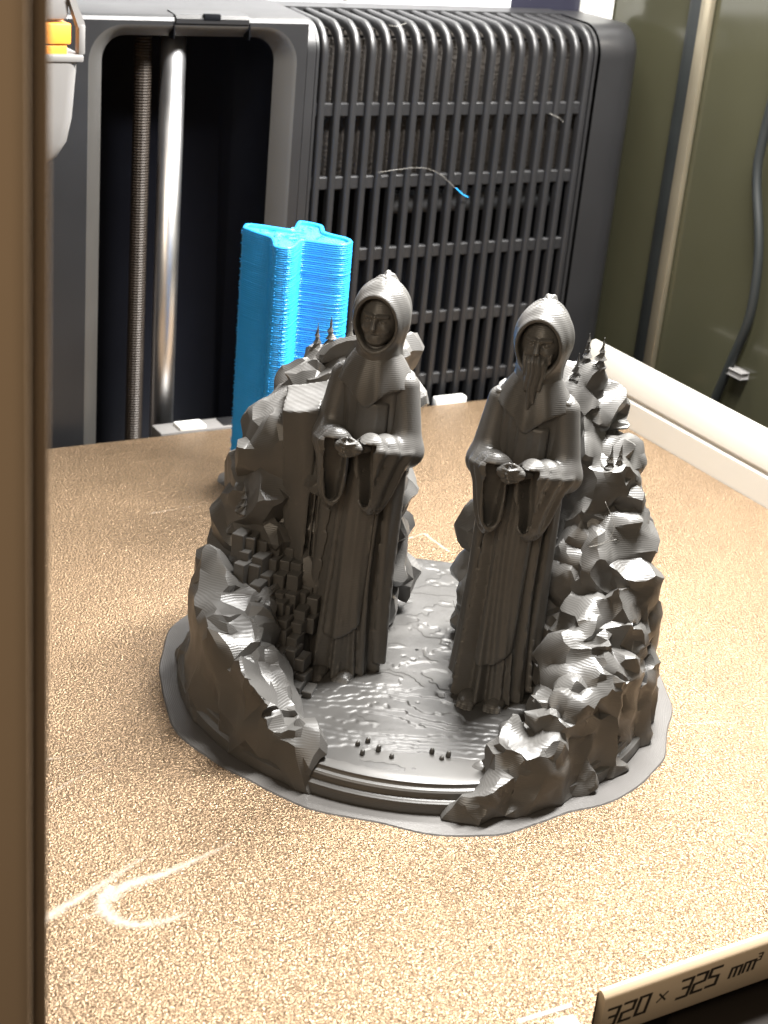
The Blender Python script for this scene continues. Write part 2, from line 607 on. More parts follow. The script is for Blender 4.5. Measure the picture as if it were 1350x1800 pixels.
def glyph(strokes, x0, z0, hgt, wid, thick, shear=0.22):
    """strokes: polylines in a unit box, thick verticals and thinner bars"""
    V, F = [], []
    for pl in strokes:
        for (ax_, az_), (bx_, bz_) in zip(pl[:-1], pl[1:]):
            a = np.array([ax_ * wid, az_ * hgt])
            b = np.array([bx_ * wid, bz_ * hgt])
            t = (b - a) / (np.linalg.norm(b - a) + 1e-9)
            tk = thick * (1.35 if abs(t[1]) > 0.8 else 1.0)
            nrm = np.array([-t[1], t[0]]) * tk / 2
            a, b = a - t * thick * 0.45, b + t * thick * 0.45
            k = len(V)
            for q in (a + nrm, a - nrm, b - nrm, b + nrm):
                V.append((x0 + q[0] + shear * q[1], YT, z0 + q[1]))
            F.append((k, k + 1, k + 2, k + 3))
    return V, F


G = {'3': [[(0, 1), (1, 1), (0.95, 0.02)], [(0.3, 0.52), (0.9, 0.52)], [(0, 0), (0.95, 0)]],
     '2': [[(0, 1), (1, 1), (1, 0.52), (0, 0.48), (0, 0), (1, 0)]],
     '0': [[(0, 0), (0, 1), (1, 1), (1, 0), (0, 0)]],
     '5': [[(1.1, 1), (0, 1), (0, 0.54), (1, 0.5), (1, 0), (0, 0)]],
     'x': [[(0, 0), (1, 1)], [(0, 1), (1, 0)]],
     'm': [[(0, 0), (0, 1), (1, 1), (1, 0)], [(0.5, 0), (0.5, 1)]]}
V, F = [], []
for ch, x0, z0, hh, ww, th in [('3', -21.0, -7.9, 4.6, 3.0, 0.68), ('2', -16.7, -7.7, 4.6, 2.9, 0.68), ('0', -12.4, -7.5, 4.6, 2.6, 0.68),
                               ('x', -6.6, -5.9, 2.0, 2.2, 0.45),
                               ('3', -1.0, -7.0, 4.7, 3.0, 0.68), ('2', 3.1, -6.8, 4.7, 2.9, 0.68), ('5', 7.2, -6.6, 4.7, 2.7, 0.68),
                               ('m', 13.9, -6.2, 2.5, 2.9, 0.58), ('m', 17.9, -6.0, 2.5, 2.9, 0.58), ('3', 21.6, -3.9, 1.8, 1.2, 0.34)]:
    v, f = glyph(G[ch], x0, z0, hh, ww, th)
    k = len(V)
    V += v
    F += [tuple(i + k for i in q) for q in f]
V = [(x, y - 0.0012 * (i // 4), z) for i, (x, y, z) in enumerate(V)]
mesh('lettering', V, F, M_INK, tab, False)

# bed frame below
bed = empty('bed_frame', (0, 0, -12))
tag(bed, 'dark frame with a slotted front handle below the gold plate', 'bed frame')


def bpart(*a, **k):
    o = box(*a, **k)
    o.location = (0, 0, 12 * S)
    return o


bpart('frame_body', (-170, -158, -26), (196, 158, -1.0), M_BEDBASE, bed, bevel=2)
bpart('front_handle', (1.5, -176, -24), (96, -159, -15.5), M_BEDBASE, bed, bevel=2.2)
bpart('handle_rim', (-1.0, -178.5, -23.5), (96, -175.5, -17.5), mat('dark_brown_plastic', (0.05, 0.036, 0.022), 0.45), bed, bevel=1.2)
bpart('lower_shelf', (-60, -215, -46), (120, -158.5, -42), M_BEDBASE, bed, bevel=1)

# ------------------------------------------------------------------ charcoal shroud with grille
shroud = empty('filter_shroud', (60, 190, -40))
tag(shroud, 'charcoal plastic shroud with slatted grille and tall rounded opening behind the plate', 'shroud')
shroud_off = Vector((60, 190, -40)) * S


def sp(o):
    o.location = -shroud_off
    return o


def rrect(x0, x1, z0, z1, r, n=8):
    out = []
    for cx, cz, a0 in ((x1 - r, z1 - r, 0), (x0 + r, z1 - r, 90), (x0 + r, z0 + r, 180), (x1 - r, z0 + r, 270)):
        for k in range(n + 1):
            a = math.radians(a0 + 90 * k / n)
            out.append((cx + r * math.cos(a), cz + r * math.sin(a)))
    return out


# left panel with the opening
outer = rrect(-17.5, 62.5, -60, 149.6, 13)
inner = rrect(-10.5, 56.0, -56, 145.2, 8.5)
bm = bmesh.new()
rim = [bm.verts.new((x * S, 172 * S, z * S)) for x, z in outer]
bnd = [bm.verts.new((x * S, 172 * S, z * S)) for x, z in [(-150, -70), (66.5, -70), (66.5, 151), (-150, 151)]]
edges = [bm.edges.new((rim[i], rim[(i + 1) % len(rim)])) for i in range(len(rim))]
edges += [bm.edges.new((bnd[i], bnd[(i + 1) % 4])) for i in range(4)]
bmesh.ops.triangle_fill(bm, use_beauty=True, edges=edges)
sp(bm_obj('front_panel', bm, M_SHROUD, shroud))
n = len(outer)
V = [(x, 172.0, z) for x, z in outer] + [(x * 0.75 + X * 0.25, 172.5, z * 0.75 + Z * 0.25) for (x, z), (X, Z) in zip(outer, inner)] \
    + [(x, 178.0, z) for x, z in inner]
F = [(k * n + i, k * n + (i + 1) % n, (k + 1) * n + (i + 1) % n, (k + 1) * n + i) for k in (0, 1) for i in range(n)]
o = sp(mesh('opening_lip', V, F, M_LIP_LIT, shroud))
V = [(x, 178.0, z) for x, z in inner] + [(x, 211.0, z) for x, z in inner]
F = [(i, (i + 1) % n, n + (i + 1) % n, n + i) for i in range(n)] + [tuple(range(n, 2 * n))]
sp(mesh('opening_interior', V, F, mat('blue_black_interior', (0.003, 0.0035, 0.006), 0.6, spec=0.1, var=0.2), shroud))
# seams across the lip and top
for x in (13.5, 42.5):
    sp(box('seam_groove', (x, 171.6, 145.0), (x + 0.35, 176.5, 150.6), M_BLACK, shroud))
tp = [(172.0, 150.8), (172.6, 152.2), (174, 153.0), (190, 154.0), (211.5, 155.0), (211.5, 150.8)]
sp(prism_x('top_cover', tp, -150, 66.5, M_SHROUD, shroud))
sp(prism_x('cover_insert', [(171.4, 150.4), (171.3, 152.0), (172.4, 153.2), (180, 153.9), (180, 150.4)], 14.2, 42.2, M_SHROUD, shroud))
sp(box('cover_notch', (24.5, 171.0, 151.6), (31.0, 172.5, 153.8), M_BLACK, shroud, bevel=0.3))


def round_prof(R=13.0, y0=172.0, ztop=152.5, zb=-70, back=211.5, n=10):
    P = [(y0, zb), (y0, ztop - R)]
    for k in range(1, n + 1):
        a = math.radians(90 * k / n)
        P.append((y0 + R - R * math.cos(a), ztop - R + R * math.sin(a)))
    return P


def xsolid(name, x0, x1, m, depth=5, R=13.0, y0=172.0, ztop=152.5):
    P = round_prof(R, y0, ztop)
    Q = P + [(211.5, ztop + 1.5), (211.5, ztop - depth)] + [(y0 + depth + 1, ztop - depth), (y0 + depth, -70)]
    return sp(prism_x(name, Q, x0, x1, m, shroud))


xsolid('grille_side', 66.7, 70.2, M_SHROUD, R=12)
xsolid('grille_side', 70.9, 72.0, M_SHROUD, R=11.5, y0=172.8, ztop=151.8)
xsolid('grille_side', 198.6, 200.0, M_SHROUD, R=11.5, y0=172.8, ztop=151.8)
# right shoulder with a rounded vertical edge
prof = round_prof(13)
xs = [(201.0, 0.0), (212, 0.0), (217, 0.7), (221, 2.6), (223.8, 5.6), (225, 9.5), (225, 39)]
V, F = [], []
for x, dy in xs:
    for y, z in prof + [(211.5, 153.5)]:
        f = min(1.0, max(0.0, (211.5 - y) / 39.5))
        V.append((x, min(211.5, y + dy), z - 0.25 * dy * (1 - f)))
m_ = len(prof) + 1
for i in range(len(xs) - 1):
    for k in range(m_ - 1):
        F.append((i * m_ + k, (i + 1) * m_ + k, (i + 1) * m_ + k + 1, i * m_ + k + 1))
sp(mesh('shoulder', V, F, M_SHROUD, shroud))
# bars
cs = [(-1.5, -3.6), (-1.5, -0.9), (-1.15, -0.25), (-0.5, 0), (0.5, 0), (1.15, -0.25), (1.5, -0.9), (1.5, -3.6)]
path = round_prof(12.0, 172.4, 152.0, -70)
path = [(path[0], (-1, 0)), (path[1], (-1, 0))] + [(path[1 + k], (-math.cos(math.radians(9 * k)), math.sin(math.radians(9 * k)))) for k in range(1, 11)]
path += [((196, 152.6), (0, 1)), ((204, 153.0), (0, 1))]
V, F = [], []
for (y, z), (ny, nz) in path:
    for cx, cd in cs:
        V.append((cx, y + ny * cd, z + nz * cd))
nn = len(cs)
for i in range(len(path) - 1):
    for k in range(nn):
        F.append((i * nn + k, i * nn + (k + 1) % nn, (i + 1) * nn + (k + 1) % nn, (i + 1) * nn + k))
first = None
for i in range(19):
    if first is None:
        first = sp(auto(mesh('grille_bar', V, F, M_SHROUD, shroud), 50))
        ob = first
    else:
        ob = first.copy()
        link(ob, shroud)
    ob.location = Vector((74.6 + i * 6.78, 0, 0)) * S - shroud_off
for z in (119.5, 91.5, 62.5, 34.0, 6.5):
    sp(box('grille_rail', (72, 174.0, z - 2.6), (199, 177.0, z + 2.6), M_SHROUD, shroud, bevel=0.5, seg=1))
sp(prism_x('top_plate', [(203, 152.0), (203, 153.2), (211.5, 154.0), (211.5, 151)], 70.3, 201.0, M_SHROUD, shroud))
sp(box('filter_pad', (71, 180.0, 91.0), (200, 184.0, 145), M_FILTER, shroud, bevel=1.5))
sp(box('filter_pad', (71, 186.0, 145.2), (200, 203, 147.5), M_FILTER, shroud, bevel=0.5))
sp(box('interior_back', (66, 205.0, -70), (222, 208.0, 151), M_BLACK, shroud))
sp(box('inner_duct', (120, 190, 74), (199, 199, 82), mat('grey_duct', (0.05, 0.052, 0.055), 0.4), shroud, bevel=1.5))

# lead screw and polished rod inside the opening
P_, F_ = [], []
for k in range(0, 440):
    z = -80 + k * 0.52
    rr = 3.4 if k % 2 else 2.9
    for a in range(14):
        th = 2 * math.pi * a / 14
        P_.append((9.5 + rr * math.cos(th), 190 + rr * math.sin(th), z))
for k in range(439):
    for a in range(14):
        F_.append((k * 14 + a, k * 14 + (a + 1) % 14, (k + 1) * 14 + (a + 1) % 14, (k + 1) * 14 + a))
ls = mesh('lead_screw', P_, F_, M_SCREW, None, smooth=False)
tag(ls, 'brown threaded lead screw standing in the dark opening left of the steel rod', 'lead screw')
rod = tube('guide_rod', [(19.5, 186, -80), (19.5, 186, 150)], 4.6, M_STEEL, None, n=32)
tag(rod, 'polished vertical steel guide rod in the dark opening', 'rod')

# ------------------------------------------------------------------ right side: cream rail, wall trim, cable
rail_prof = [(197.8, -8), (197.9, 10.8), (199.4, 11.5), (199.5, 12.6), (198.2, 13.3), (198.4, 25.6), (199.2, 27.2), (201.2, 27.4), (201.2, -8)]
rail = prism_y('side_rail', rail_prof, 148, -205, M_CREAM)
bm = bmesh.new()
bm.from_mesh(rail.data)
bmesh.ops.recalc_face_normals(bm, faces=bm.faces[:])
bm.to_mesh(rail.data)
bm.free()
tag(rail, 'cream grooved rail running along the right edge of the plate', 'rail')
tr = empty('wall_trim', (231, 147, 0))
tag(tr, 'champagne metal strip with black edge standing on the olive side wall', 'trim')
o = box('metal_strip', (230.6, 144.4, -20), (233.4, 150.6, 320), M_TRIM, tr, bevel=0.8)
o.location = Vector((-231, -147, 0)) * S
o = box('dark_band', (231.6, 150.8, -20), (233.4, 158.5, 320), M_RUBBER, tr, bevel=0.5)  # plain dark band next to the metal strip
o.location = Vector((-231, -147, 0)) * S
cb = tube('cable', spline([(230.5, 96, 190), (230.5, 99, 150), (230.5, 101.5, 121), (230.5, 100.8, 106), (230.5, 92.5, 80), (230.5, 90.5, 54), (230.5, 96.5, 31), (230.5, 102.5, 10), (230.5, 107, -10)], 8), 1.9, M_RUBBER, None, n=12)
tag(cb, 'black cable hanging down the olive side wall', 'cable')
cl = box('cable_clip', (229.4, 96, 27.5), (233.3, 88, 30.0), M_GREYP, None, bevel=0.5)
tag(cl, 'small pale clip on the olive wall beside the black cable', 'clip')

# ------------------------------------------------------------------ left side: purge chute with orange lever, door pillar
ch = empty('purge_chute', (-38, 152, 100))
tag(ch, 'grey plastic chute with an orange insert at the upper left', 'chute')
choff = Vector((38, -152, -96.7)) * S


def cp(o):
    o.location = choff
    return o


# bucket: lofted rounded box that narrows to a slanted foot
V, F = [], []
secs = [(104, -52, -40.5, 147, 158), (107, -52, -36.5, 145, 160), (112, -52, -33.6, 144, 161), (120, -52, -32.0, 143.5, 161), (134, -52, -31.0, 143, 161), (138.5, -52, -30.6, 143, 161)]
for z, x0, x1, y0, y1 in secs:
    for x, y in rrect(x0, x1, y0, y1, 4.0, 5):
        V.append((x, y, z))
k_ = len(V) // len(secs)
for i in range(len(secs) - 1):
    for k in range(k_):
        F.append((i * k_ + k, i * k_ + (k + 1) % k_, (i + 1) * k_ + (k + 1) % k_, (i + 1) * k_ + k))
F += [tuple(range(k_))[::-1], tuple(range((len(secs) - 1) * k_, len(secs) * k_))]
cp(auto(mesh('bucket', V, F, M_GREYP, ch), 50))
cp(box('rim', (-52, 142.4, 138.2), (-29.5, 161.5, 140.6), M_GREYP, ch, bevel=0.6))
cp(box('bracket', (-31.2, 143.0, 140.4), (-28.8, 147.0, 150.2), M_GREYP, ch, bevel=0.7))
cp(prism_y('bracket_arm', [(-31.2, 149), (-28.8, 149), (-29.2, 150.6), (-32.5, 158), (-34.5, 158)], 143.2, 146.8, M_GREYP, ch))
cp(box('upper_housing', (-52, 144, 150.6), (-33.6, 160, 172), M_GREYP, ch, bevel=2.5))
og = cp(box('orange_insert', (-50, 143.6, 143.6), (-33.4, 152, 150.2), M_ORANGE, ch, bevel=0.6))
og['label'] = 'orange insert between the grey housing and bucket'
cp(box('orange_insert', (-50, 144.2, 139.2), (-34.6, 151, 143.4), M_ORANGE, ch, bevel=0.4))

pl = empty('door_pillar', (-165, -200, -90))
tag(pl, 'bronze front pillar blurred along the left edge', 'pillar')
ploff = Vector((165, 200, 90)) * S
o = box('pillar_body', (-235, -214, -90), (-161.0, -185, 420), M_PILLAR, pl, bevel=2.5)
o.location = ploff
o = box('pillar_seal', (-162.0, -211, -90), (-158.4, -189, 420), mat('dark_bronze_seal', (0.30, 0.205, 0.125), 0.5), pl, bevel=1.2)
o.location = ploff

# ------------------------------------------------------------------ behind the plate: wiper block, white tab
wp = empty('nozzle_wiper', (27, 166, -4))
tag(wp, 'grey wiper block with white and dark pads behind the plate', 'wiper')
wpo = Vector((-27, -166, 4)) * S
for nm, lo, hi, m_, bv in [('block', (9.5, 161.5, -8), (49, 171.5, 0.6), M_GREYP, 0.6), ('white_pad', (17.5, 161.8, 0.3), (28.5, 169.0, 2.0), M_WHITE, 0.5),
                           ('dark_pad', (36.0, 162.5, 0.3), (45.5, 170, 1.1), M_SHROUD, 0.2)]:
    o = box(nm, lo, hi, m_, wp, bevel=bv)
    o.location = wpo
wt = box('white_tab', (133.0, 161.5, -4), (148.0, 166.0, 2.2), M_WHITE, None, bevel=1.0)
tag(wt, 'small white plastic tab at the rear edge of the plate below the grille', 'tab')

# ------------------------------------------------------------------ blue tower
tower = empty('blue_tower', (29, 101, 0))
tag(tower, 'bright blue printed tower with lobed cross section behind the grey print', 'tower')
foot = np.array([[16.2, 113.5], [19.6, 117.8], [24.5, 115.2], [31.0, 109.0], [33.8, 110.0], [39.2, 117.8], [42.5, 116.5], [45.4, 111.5], [44.2, 107.5],
                 [42.5, 102.0], [46.2, 94.5], [45.6, 89.4], [41.5, 86.2], [37.6, 87.4], [30.2, 93.6], [27.8, 92.5], [22.0, 86.2], [18.6, 86.4], [16.4, 89.6], [18.4, 95.0], [19.8, 100.5], [17.6, 107.0]])
foot = foot - np.array([29, 101])
loop = spline(np.vstack([foot, foot[:1]]), 5)[:-1]


def inset(lp, dd):
    t = np.roll(lp, -1, 0) - np.roll(lp, 1, 0)
    t /= np.linalg.norm(t, axis=1)[:, None]
    a = 0.5 * np.sum(lp[:, 0] * np.roll(lp[:, 1], -1) - np.roll(lp[:, 0], -1) * lp[:, 1])
    nrm = np.stack([t[:, 1], -t[:, 0]], -1) * (1 if a > 0 else -1)
    return lp - nrm * dd


V, F = [], []
nl, H_ = len(loop), 93.0
pitch = 0.72
rings = []
g = np.random.default_rng(5)
for k in range(int(H_ / pitch)):
    sh = g.normal(0, 0.035, 2)
    for zz, dd in ((0.03, 0.42), (0.20, 0.07), (0.44, 0.02), (0.66, 0.30)):
        rings.append((inset(loop, dd) + sh, k * pitch + zz))
top = rings[-1][1]
for dd, zz in ((0.35, top + 0.15), (1.3, top + 0.15), (1.5, top - 0.05), (1.5, top - 1.6)):
    rings.append((inset(loop, dd), zz))
for lp, zz in rings:
    V += [(q[0], q[1], zz) for q in lp]
for i in range(len(rings) - 1):
    for k in range(nl):
        F.append((i * nl + k, i * nl + (k + 1) % nl, (i + 1) * nl + (k + 1) % nl, (i + 1) * nl + k))
bl_o = mesh('wall_layers', V, F, M_BLUE, tower)
bm = bmesh.new()
bm.from_mesh(bl_o.data)
bmesh.ops.recalc_face_normals(bm, faces=bm.faces[:])
bm.to_mesh(bl_o.data)
bm.free()
bm = bmesh.new()
f = bm.faces.new([bm.verts.new((q[0] * S, q[1] * S, (top - 0.9) * S)) for q in inset(loop, 1.4)])
bmesh.ops.triangulate(bm, faces=[f])
bm_obj('top_infill', bm, M_BLUEDK, tower)
# stringy infill threads lying on the top
V, F = [], []
for k in range(46):
    c = loop[g.integers(nl)] * g.uniform(0.1, 0.8)
    a = g.uniform(0, math.pi)
    L_ = g.uniform(1.2, 3.2)
    e = np.array([math.cos(a), math.sin(a)]) * L_ / 2
    nn_ = np.array([-math.sin(a), math.cos(a)]) * 0.22
    b0 = len(V)
    z = top - 0.8 + g.uniform(0, 0.5)
    for q, dz in ((c - e - nn_, 0), (c - e + nn_, 0), (c + e + nn_, 0), (c + e - nn_, 0), (c - e, 0.35), (c + e, 0.35)):
        V.append((q[0], q[1], z + dz))
    F += [(b0, b0 + 3, b0 + 5, b0 + 4), (b0 + 1, b0 + 4, b0 + 5, b0 + 2), (b0, b0 + 4, b0 + 1), (b0 + 3, b0 + 2, b0 + 5)]
tag(mesh('infill_threads', V, F, M_BLUE, tower, False), kind='stuff')
# seam blobs down two corners
V, F = [], []
cx_ = (0, 83, 84, 88, 95)
for ci in cx_:
    for k in range(int(H_ / 1.1)):
        if g.random() < 0.35:
            continue
        q = loop[ci % nl]
        q = inset(loop, -0.05)[ci % nl]
        z = k * 1.1 + g.uniform(-.2, .2) + 0.5
        s = g.uniform(0.2, 0.36)
        b0 = len(V)
        for dx, dy, dz in ((s, 0, 0), (0, s, 0), (-s, 0, 0), (0, -s, 0), (0, 0, s), (0, 0, -s)):
            V.append((q[0] + dx, q[1] + dy, z + dz))
        for a in range(4):
            F += [(b0 + a, b0 + (a + 1) % 4, b0 + 4), (b0 + (a + 1) % 4, b0 + a, b0 + 5)]
tag(mesh('seam_blobs', V, F, M_BLUE, tower), kind='stuff')
V = [(0, 0, 0.12)]
lp = inset(loop, -4.0)
V += [(q[0], q[1], 0.12) for q in lp] + [(q[0] * 1.01, q[1] * 1.01, 0.0) for q in lp]
F = [(0, 1 + k, 1 + (k + 1) % nl) for k in range(nl)] + [(1 + k, 1 + nl + k, 1 + nl + (k + 1) % nl, 1 + (k + 1) % nl) for k in range(nl)]
mesh('grey_brim', V, F, M_BRIM, tower)['label'] = 'thin grey brim round the foot of the tower'

# ------------------------------------------------------------------ the grey printed diorama (local frame: x right, y away from the camera)
dio = empty('printed_diorama', (8.08, -32.73, 0), -YAW)
tag(dio, 'dark grey 3D printed diorama of two hooded figures between rocky crags', 'diorama')

# brim
n = 260
V, F = [(0, 0, 0.3)], []
for k in range(n):
    a = 2 * math.pi * k / n
    ca, sa = math.cos(a), math.sin(a)
    r = 72.6 + 0.8 * math.sin(3 * a + 1) + 0.6 * math.sin(7 * a) + 0.35 * math.sin(17 * a + 2) + 0.5 * float(vnoise2(np.array(ca * 70), np.array(sa * 70), 9, 3))
    for aa, amp, wd in ((-75, 3.2, 11), (-128, -1.6, 8), (-100, -1.5, 10), (-30, 1.6, 16), (-48, 1.0, 9)):
        dd = (math.degrees(a) - aa + 180) % 360 - 180
        r += amp * math.exp(-(dd / wd) ** 2)
    V += [(r * ca, r * sa, 0.3), ((r + 0.35) * ca, (r + 0.35) * sa, 0.0)]
for k in range(n):
    k2 = (k + 1) % n
    F += [(0, 1 + 2 * k, 1 + 2 * k2), (1 + 2 * k, 2 + 2 * k, 2 + 2 * k2, 1 + 2 * k2)]
brim = mesh('brim', V, F, M_BRIM, dio)
auto(brim, 20)

# moulded base rim
basep = [(40, 0.32), (66.8, 0.32), (67.0, 1.0), (66.6, 3.2), (66.0, 3.6), (65.2, 3.9), (65.0, 4.4), (65.1, 5.4), (64.7, 5.9), (63.9, 6.1), (63.6, 6.5), (63.5, 7.1), (63.0, 7.3), (60, 7.2), (40, 6.8)]
lathe('base', basep, M_PLA, dio, 220)


# terraced ground of the base
def ground_h(x, y):
    h = 7.0 + 2.3 * sstep(-62, -18, y) - 0.8 * sstep(10, 60, y)
    h = h + 0.40 * vnoise2(x * 0.8, y * 1.8, 14, 21) + 0.09 * vnoise2(x * 0.7, y * 1.6, 4.5, 22) + 0.06 * vnoise2(x, y, 1.6, 23)
    return h


NR, NA = 170, 900
rr = np.linspace(0.5, 62.9, NR)
aa = np.linspace(0, 2 * math.pi, NA, endpoint=False)
R_, A_ = np.meshgrid(rr, aa, indexing='ij')
gx, gy = R_ * np.cos(A_), R_ * np.sin(A_)
h = ground_h(gx, gy)
st = 0.24
q = h / st
fr = q - np.floor(q)
h = st * (np.floor(q) + sstep(0.40, 0.60, fr) * 0.85 + 0.15 * fr)
h = h * sstep(63.2, 61.2, R_) + 6.9 * (1 - sstep(63.2, 61.2, R_))
V = np.stack([gx, gy, h], -1).reshape(-1, 3)
i, k = np.meshgrid(np.arange(NR - 1), np.arange(NA), indexing='ij')
k2 = (k + 1) % NA
F = np.stack([i * NA + k, (i + 1) * NA + k, (i + 1) * NA + k2, i * NA + k2], -1).reshape(-1, 4)
mesh('ground_terrain', V, F, M_PLAflat, dio)
for (x, y, a) in [(-12.6, -53.0, 0.3), (-11.5, -47.5, 0.1), (-8.6, -50.5, 0.5), (7.5, -51.5, -0.2), (5.0, -49.0, 0.2), (-5.2, -53.0, 0.0), (-14.0, -49.0, 0.0), (9.2, -50.0, 0.4)]:
    z0 = float(ground_h(np.array(x), np.array(y)))
    tube('ground_peg', [(x, y, z0 - 0.5), (x + 0.1, y - 0.15, z0 + 0.9 + a), (x + 0.1, y - 0.2, z0 + 1.2 + a)], [0.75, 0.6, 0.35], M_PLA, dio, n=8)


# ---- rocks
def ridge(X, Y, pts):
    """height of a chain of blunt ridges (x, y, height, half width)"""
    H = np.full(X.shape, -20.0)
    P = np.array(pts, float)
    for a, b in zip(P[:-1], P[1:]):
        ab = b[:2] - a[:2]
        t = np.clip(((X - a[0]) * ab[0] + (Y - a[1]) * ab[1]) / (ab @ ab), 0, 1)
        dist = np.hypot(X - a[0] - t * ab[0], Y - a[1] - t * ab[1])
        hh = a[2] + (b[2] - a[2]) * t
        ww = a[3] + (b[3] - a[3]) * t
        u = dist / ww
        prof = hh * (1 - 0.22 * u ** 2 - 0.78 * sstep(0.45, 1.1, u)) - 40 * np.maximum(0, u - 1.0)
        H = np.maximum(H, prof)
    return H


def clip_r(X, Y):
    """outer limit of the crags: wider where the right one runs out to the front"""
    a = np.degrees(np.arctan2(Y, X))
    return 67.2 + 3.0 * np.exp(-((a + 74) / 14) ** 2)


def near_seg(a, b, dist, zmax):
    a, b = np.array(a, float), np.array(b, float)

    def f(q):
        t = np.clip(((q[:2] - a) @ (b - a)) / ((b - a) @ (b - a)), 0, 1)
        return q[2] < zmax and np.linalg.norm(q[:2] - a - t * (b - a)) < dist
    return f


def make_rock(name, chains, seed, lo, hi, label, gap=5.4, rad=(7.5, 12.5), shrink=8.0, lean=(0, 0, 0), flat=1.0, skip=None, tris=9000, soft=24):
    """a core ridge clad in angular boulders (convex chunks cut by random planes)"""
    g = np.random.default_rng(seed)
    res = 0.6
    xs = np.arange(lo[0] - 2, hi[0] + 2, res)
    ys = np.arange(lo[1] - 2, hi[1] + 2, res)
    XX, YY = np.meshgrid(xs, ys, indexing='ij')
    HH = np.max([ridge(XX, YY, c) for c in chains], 0)
    GX, GY = np.gradient(HH, res)
    GG = np.sqrt(1 + np.minimum(GX ** 2 + GY ** 2, 36))

    def samp(A, X, Y):
        i = np.clip(np.round((X - xs[0]) / res).astype(int), 0, len(xs) - 1)
        j = np.clip(np.round((Y - ys[0]) / res).astype(int), 0, len(ys) - 1)
        return A[i, j]

    def core(X, Y, Z, sh):
        f = (Z - samp(HH, X, Y)) / samp(GG, X, Y) + sh
        f = np.maximum(f, np.hypot(X, Y) - clip_r(X, Y) + 1.5 + 0.08 * Z + sh * 0.4 - 3.0 * (1 - sstep(0, 20, Z)))
        return np.maximum(f, 0.2 - Z)
    CP, _ = sdf_mesh(lambda X, Y, Z: core(X, Y, Z, shrink), lo, hi, 1.8)
    CP = CP[(CP[:, 2] > 2.0) & (np.hypot(CP[:, 0], CP[:, 1]) < 62.5)]
    if skip is not None:
        CP = CP[[not skip(q) for q in CP]]
    CP = CP[g.permutation(len(CP))]
    cen = []
    for q in CP:
        if all(abs(q[0] - c[0]) + abs(q[1] - c[1]) + abs(q[2] - c[2]) > gap * 1.35 for c in cen):
            cen.append(q)
    ax = [np.arange(lo[i] - res, hi[i] + 2 * res, res) for i in range(3)]

    def fn(X, Y, Z):
        f = core(X, Y, Z, shrink * np.interp(Z, [0, 12, 30], [0.2, 0.38, 0.62]))
        for c in cen:
            r = g.uniform(*rad) * float(np.interp(c[2], [4, 26], [0.62, 1.0]))
            dirs_ = g.normal(size=(11, 3))
            dirs_[:, 2] *= flat
            dirs_ += np.array(lean) * g.uniform(0, 1, (11, 1))
            dirs_ /= np.linalg.norm(dirs_, axis=1)[:, None]
            dist = r * g.uniform(0.62, 0.9, 11)
            sl = tuple(slice(max(0, int((c[i] - r * 1.5 - ax[i][0]) / res)), int((c[i] + r * 1.5 - ax[i][0]) / res) + 2) for i in range(3))
            x, y, z = X[sl] - c[0], Y[sl] - c[1], Z[sl] - c[2]
            h_ = np.sqrt(x * x + y * y + z * z) - r * 1.3
            for n_, d_ in zip(dirs_, dist):
                h_ = np.maximum(h_, x * n_[0] + y * n_[1] + z * n_[2] - d_)
            f[sl] = smin(f[sl], h_, 0.25)
        f = np.maximum(f, np.hypot(X, Y) - clip_r(X, Y) + 1.6 * sstep(0, 14, Z) + 0.05 * Z)
        m = np.abs(f) < 4.0
        f[m] -= np.interp(Z[m], [4, 30, 60], [2.9, 2.3, 1.5]) * kuhn(X[m], Y[m], Z[m], 7.5, seed + 2, (1, 1, 0.7)) + 0.85 * kuhn(X[m], Y[m], Z[m], 3.8, seed + 5) + 0.10 * kuhn(X[m], Y[m], Z[m], 1.7, seed + 3)
        f = np.maximum(f, np.hypot(X, Y) - clip_r(X, Y) - 2.2 + 0.04 * Z)
        return np.maximum(f, 0.2 - Z)
    P, F = sdf_mesh(fn, lo, hi, res)
    o = mesh(name, P, F, M_PLA, dio, smooth=False)
    # collapse the skin into flat facets, as a low resolution print model has
    md = o.modifiers.new('facets', 'DECIMATE')
    md.ratio = tris / (2.0 * len(F))
    bpy.context.view_layer.update()
    me = bpy.data.meshes.new_from_object(o.evaluated_get(bpy.context.evaluated_depsgraph_get()))
    o.modifiers.clear()
    o.data = me
    me.name = name
    me.polygons.foreach_set('use_smooth', [True] * len(me.polygons))
    auto(o, soft)
    o['label'] = label
    return o


left_chain = [(-34, -55, 14, 13), (-43, -45, 23, 15), (-50, -29, 29, 13), (-53, -13, 38, 12), (-46, 1, 60, 11), (-40, 10, 76, 12), (-32, 19, 92, 14), (-21, 21, 92, 9)]
left_skirt = [(-35, -57, 8, 11), (-47.2, -46.2, 15, 12), (-57.2, -31.2, 20, 12), (-61.4, -14.6, 24, 11), (-60.5, 2.1, 24, 10), (-54.4, 18.8, 28, 11), (-43.0, 31.5, 42, 12), (-27.5, 38.0, 50, 13)]
left_fill = [(-42, 8, 70, 13), (-38, -4, 38, 12), (-33, -20, 16, 9)]
right_chain = [(16, -66, 9, 8), (28, -56, 18, 11), (38, -45, 26, 12), (45, -31, 33, 13), (48, -15, 44, 13), (47, -2, 62, 13), (43, 7, 80, 13), (37, 11, 93, 12), (26, 12, 88, 10), (21, 10, 62, 7)]
right_skirt = [(16, -68, 8, 10), (33, -58, 12, 12), (47.2, -46.2, 16, 13), (58.4, -30.7, 20, 13), (62.5, -12.5, 24, 13), (62.5, 4.2, 32, 12), (56.4, 16.7, 48, 12), (44.2, 25.2, 62, 12)]
right_fill = [(44, 0, 60, 12), (39, -14, 36, 11), (36, -26, 15, 7)]
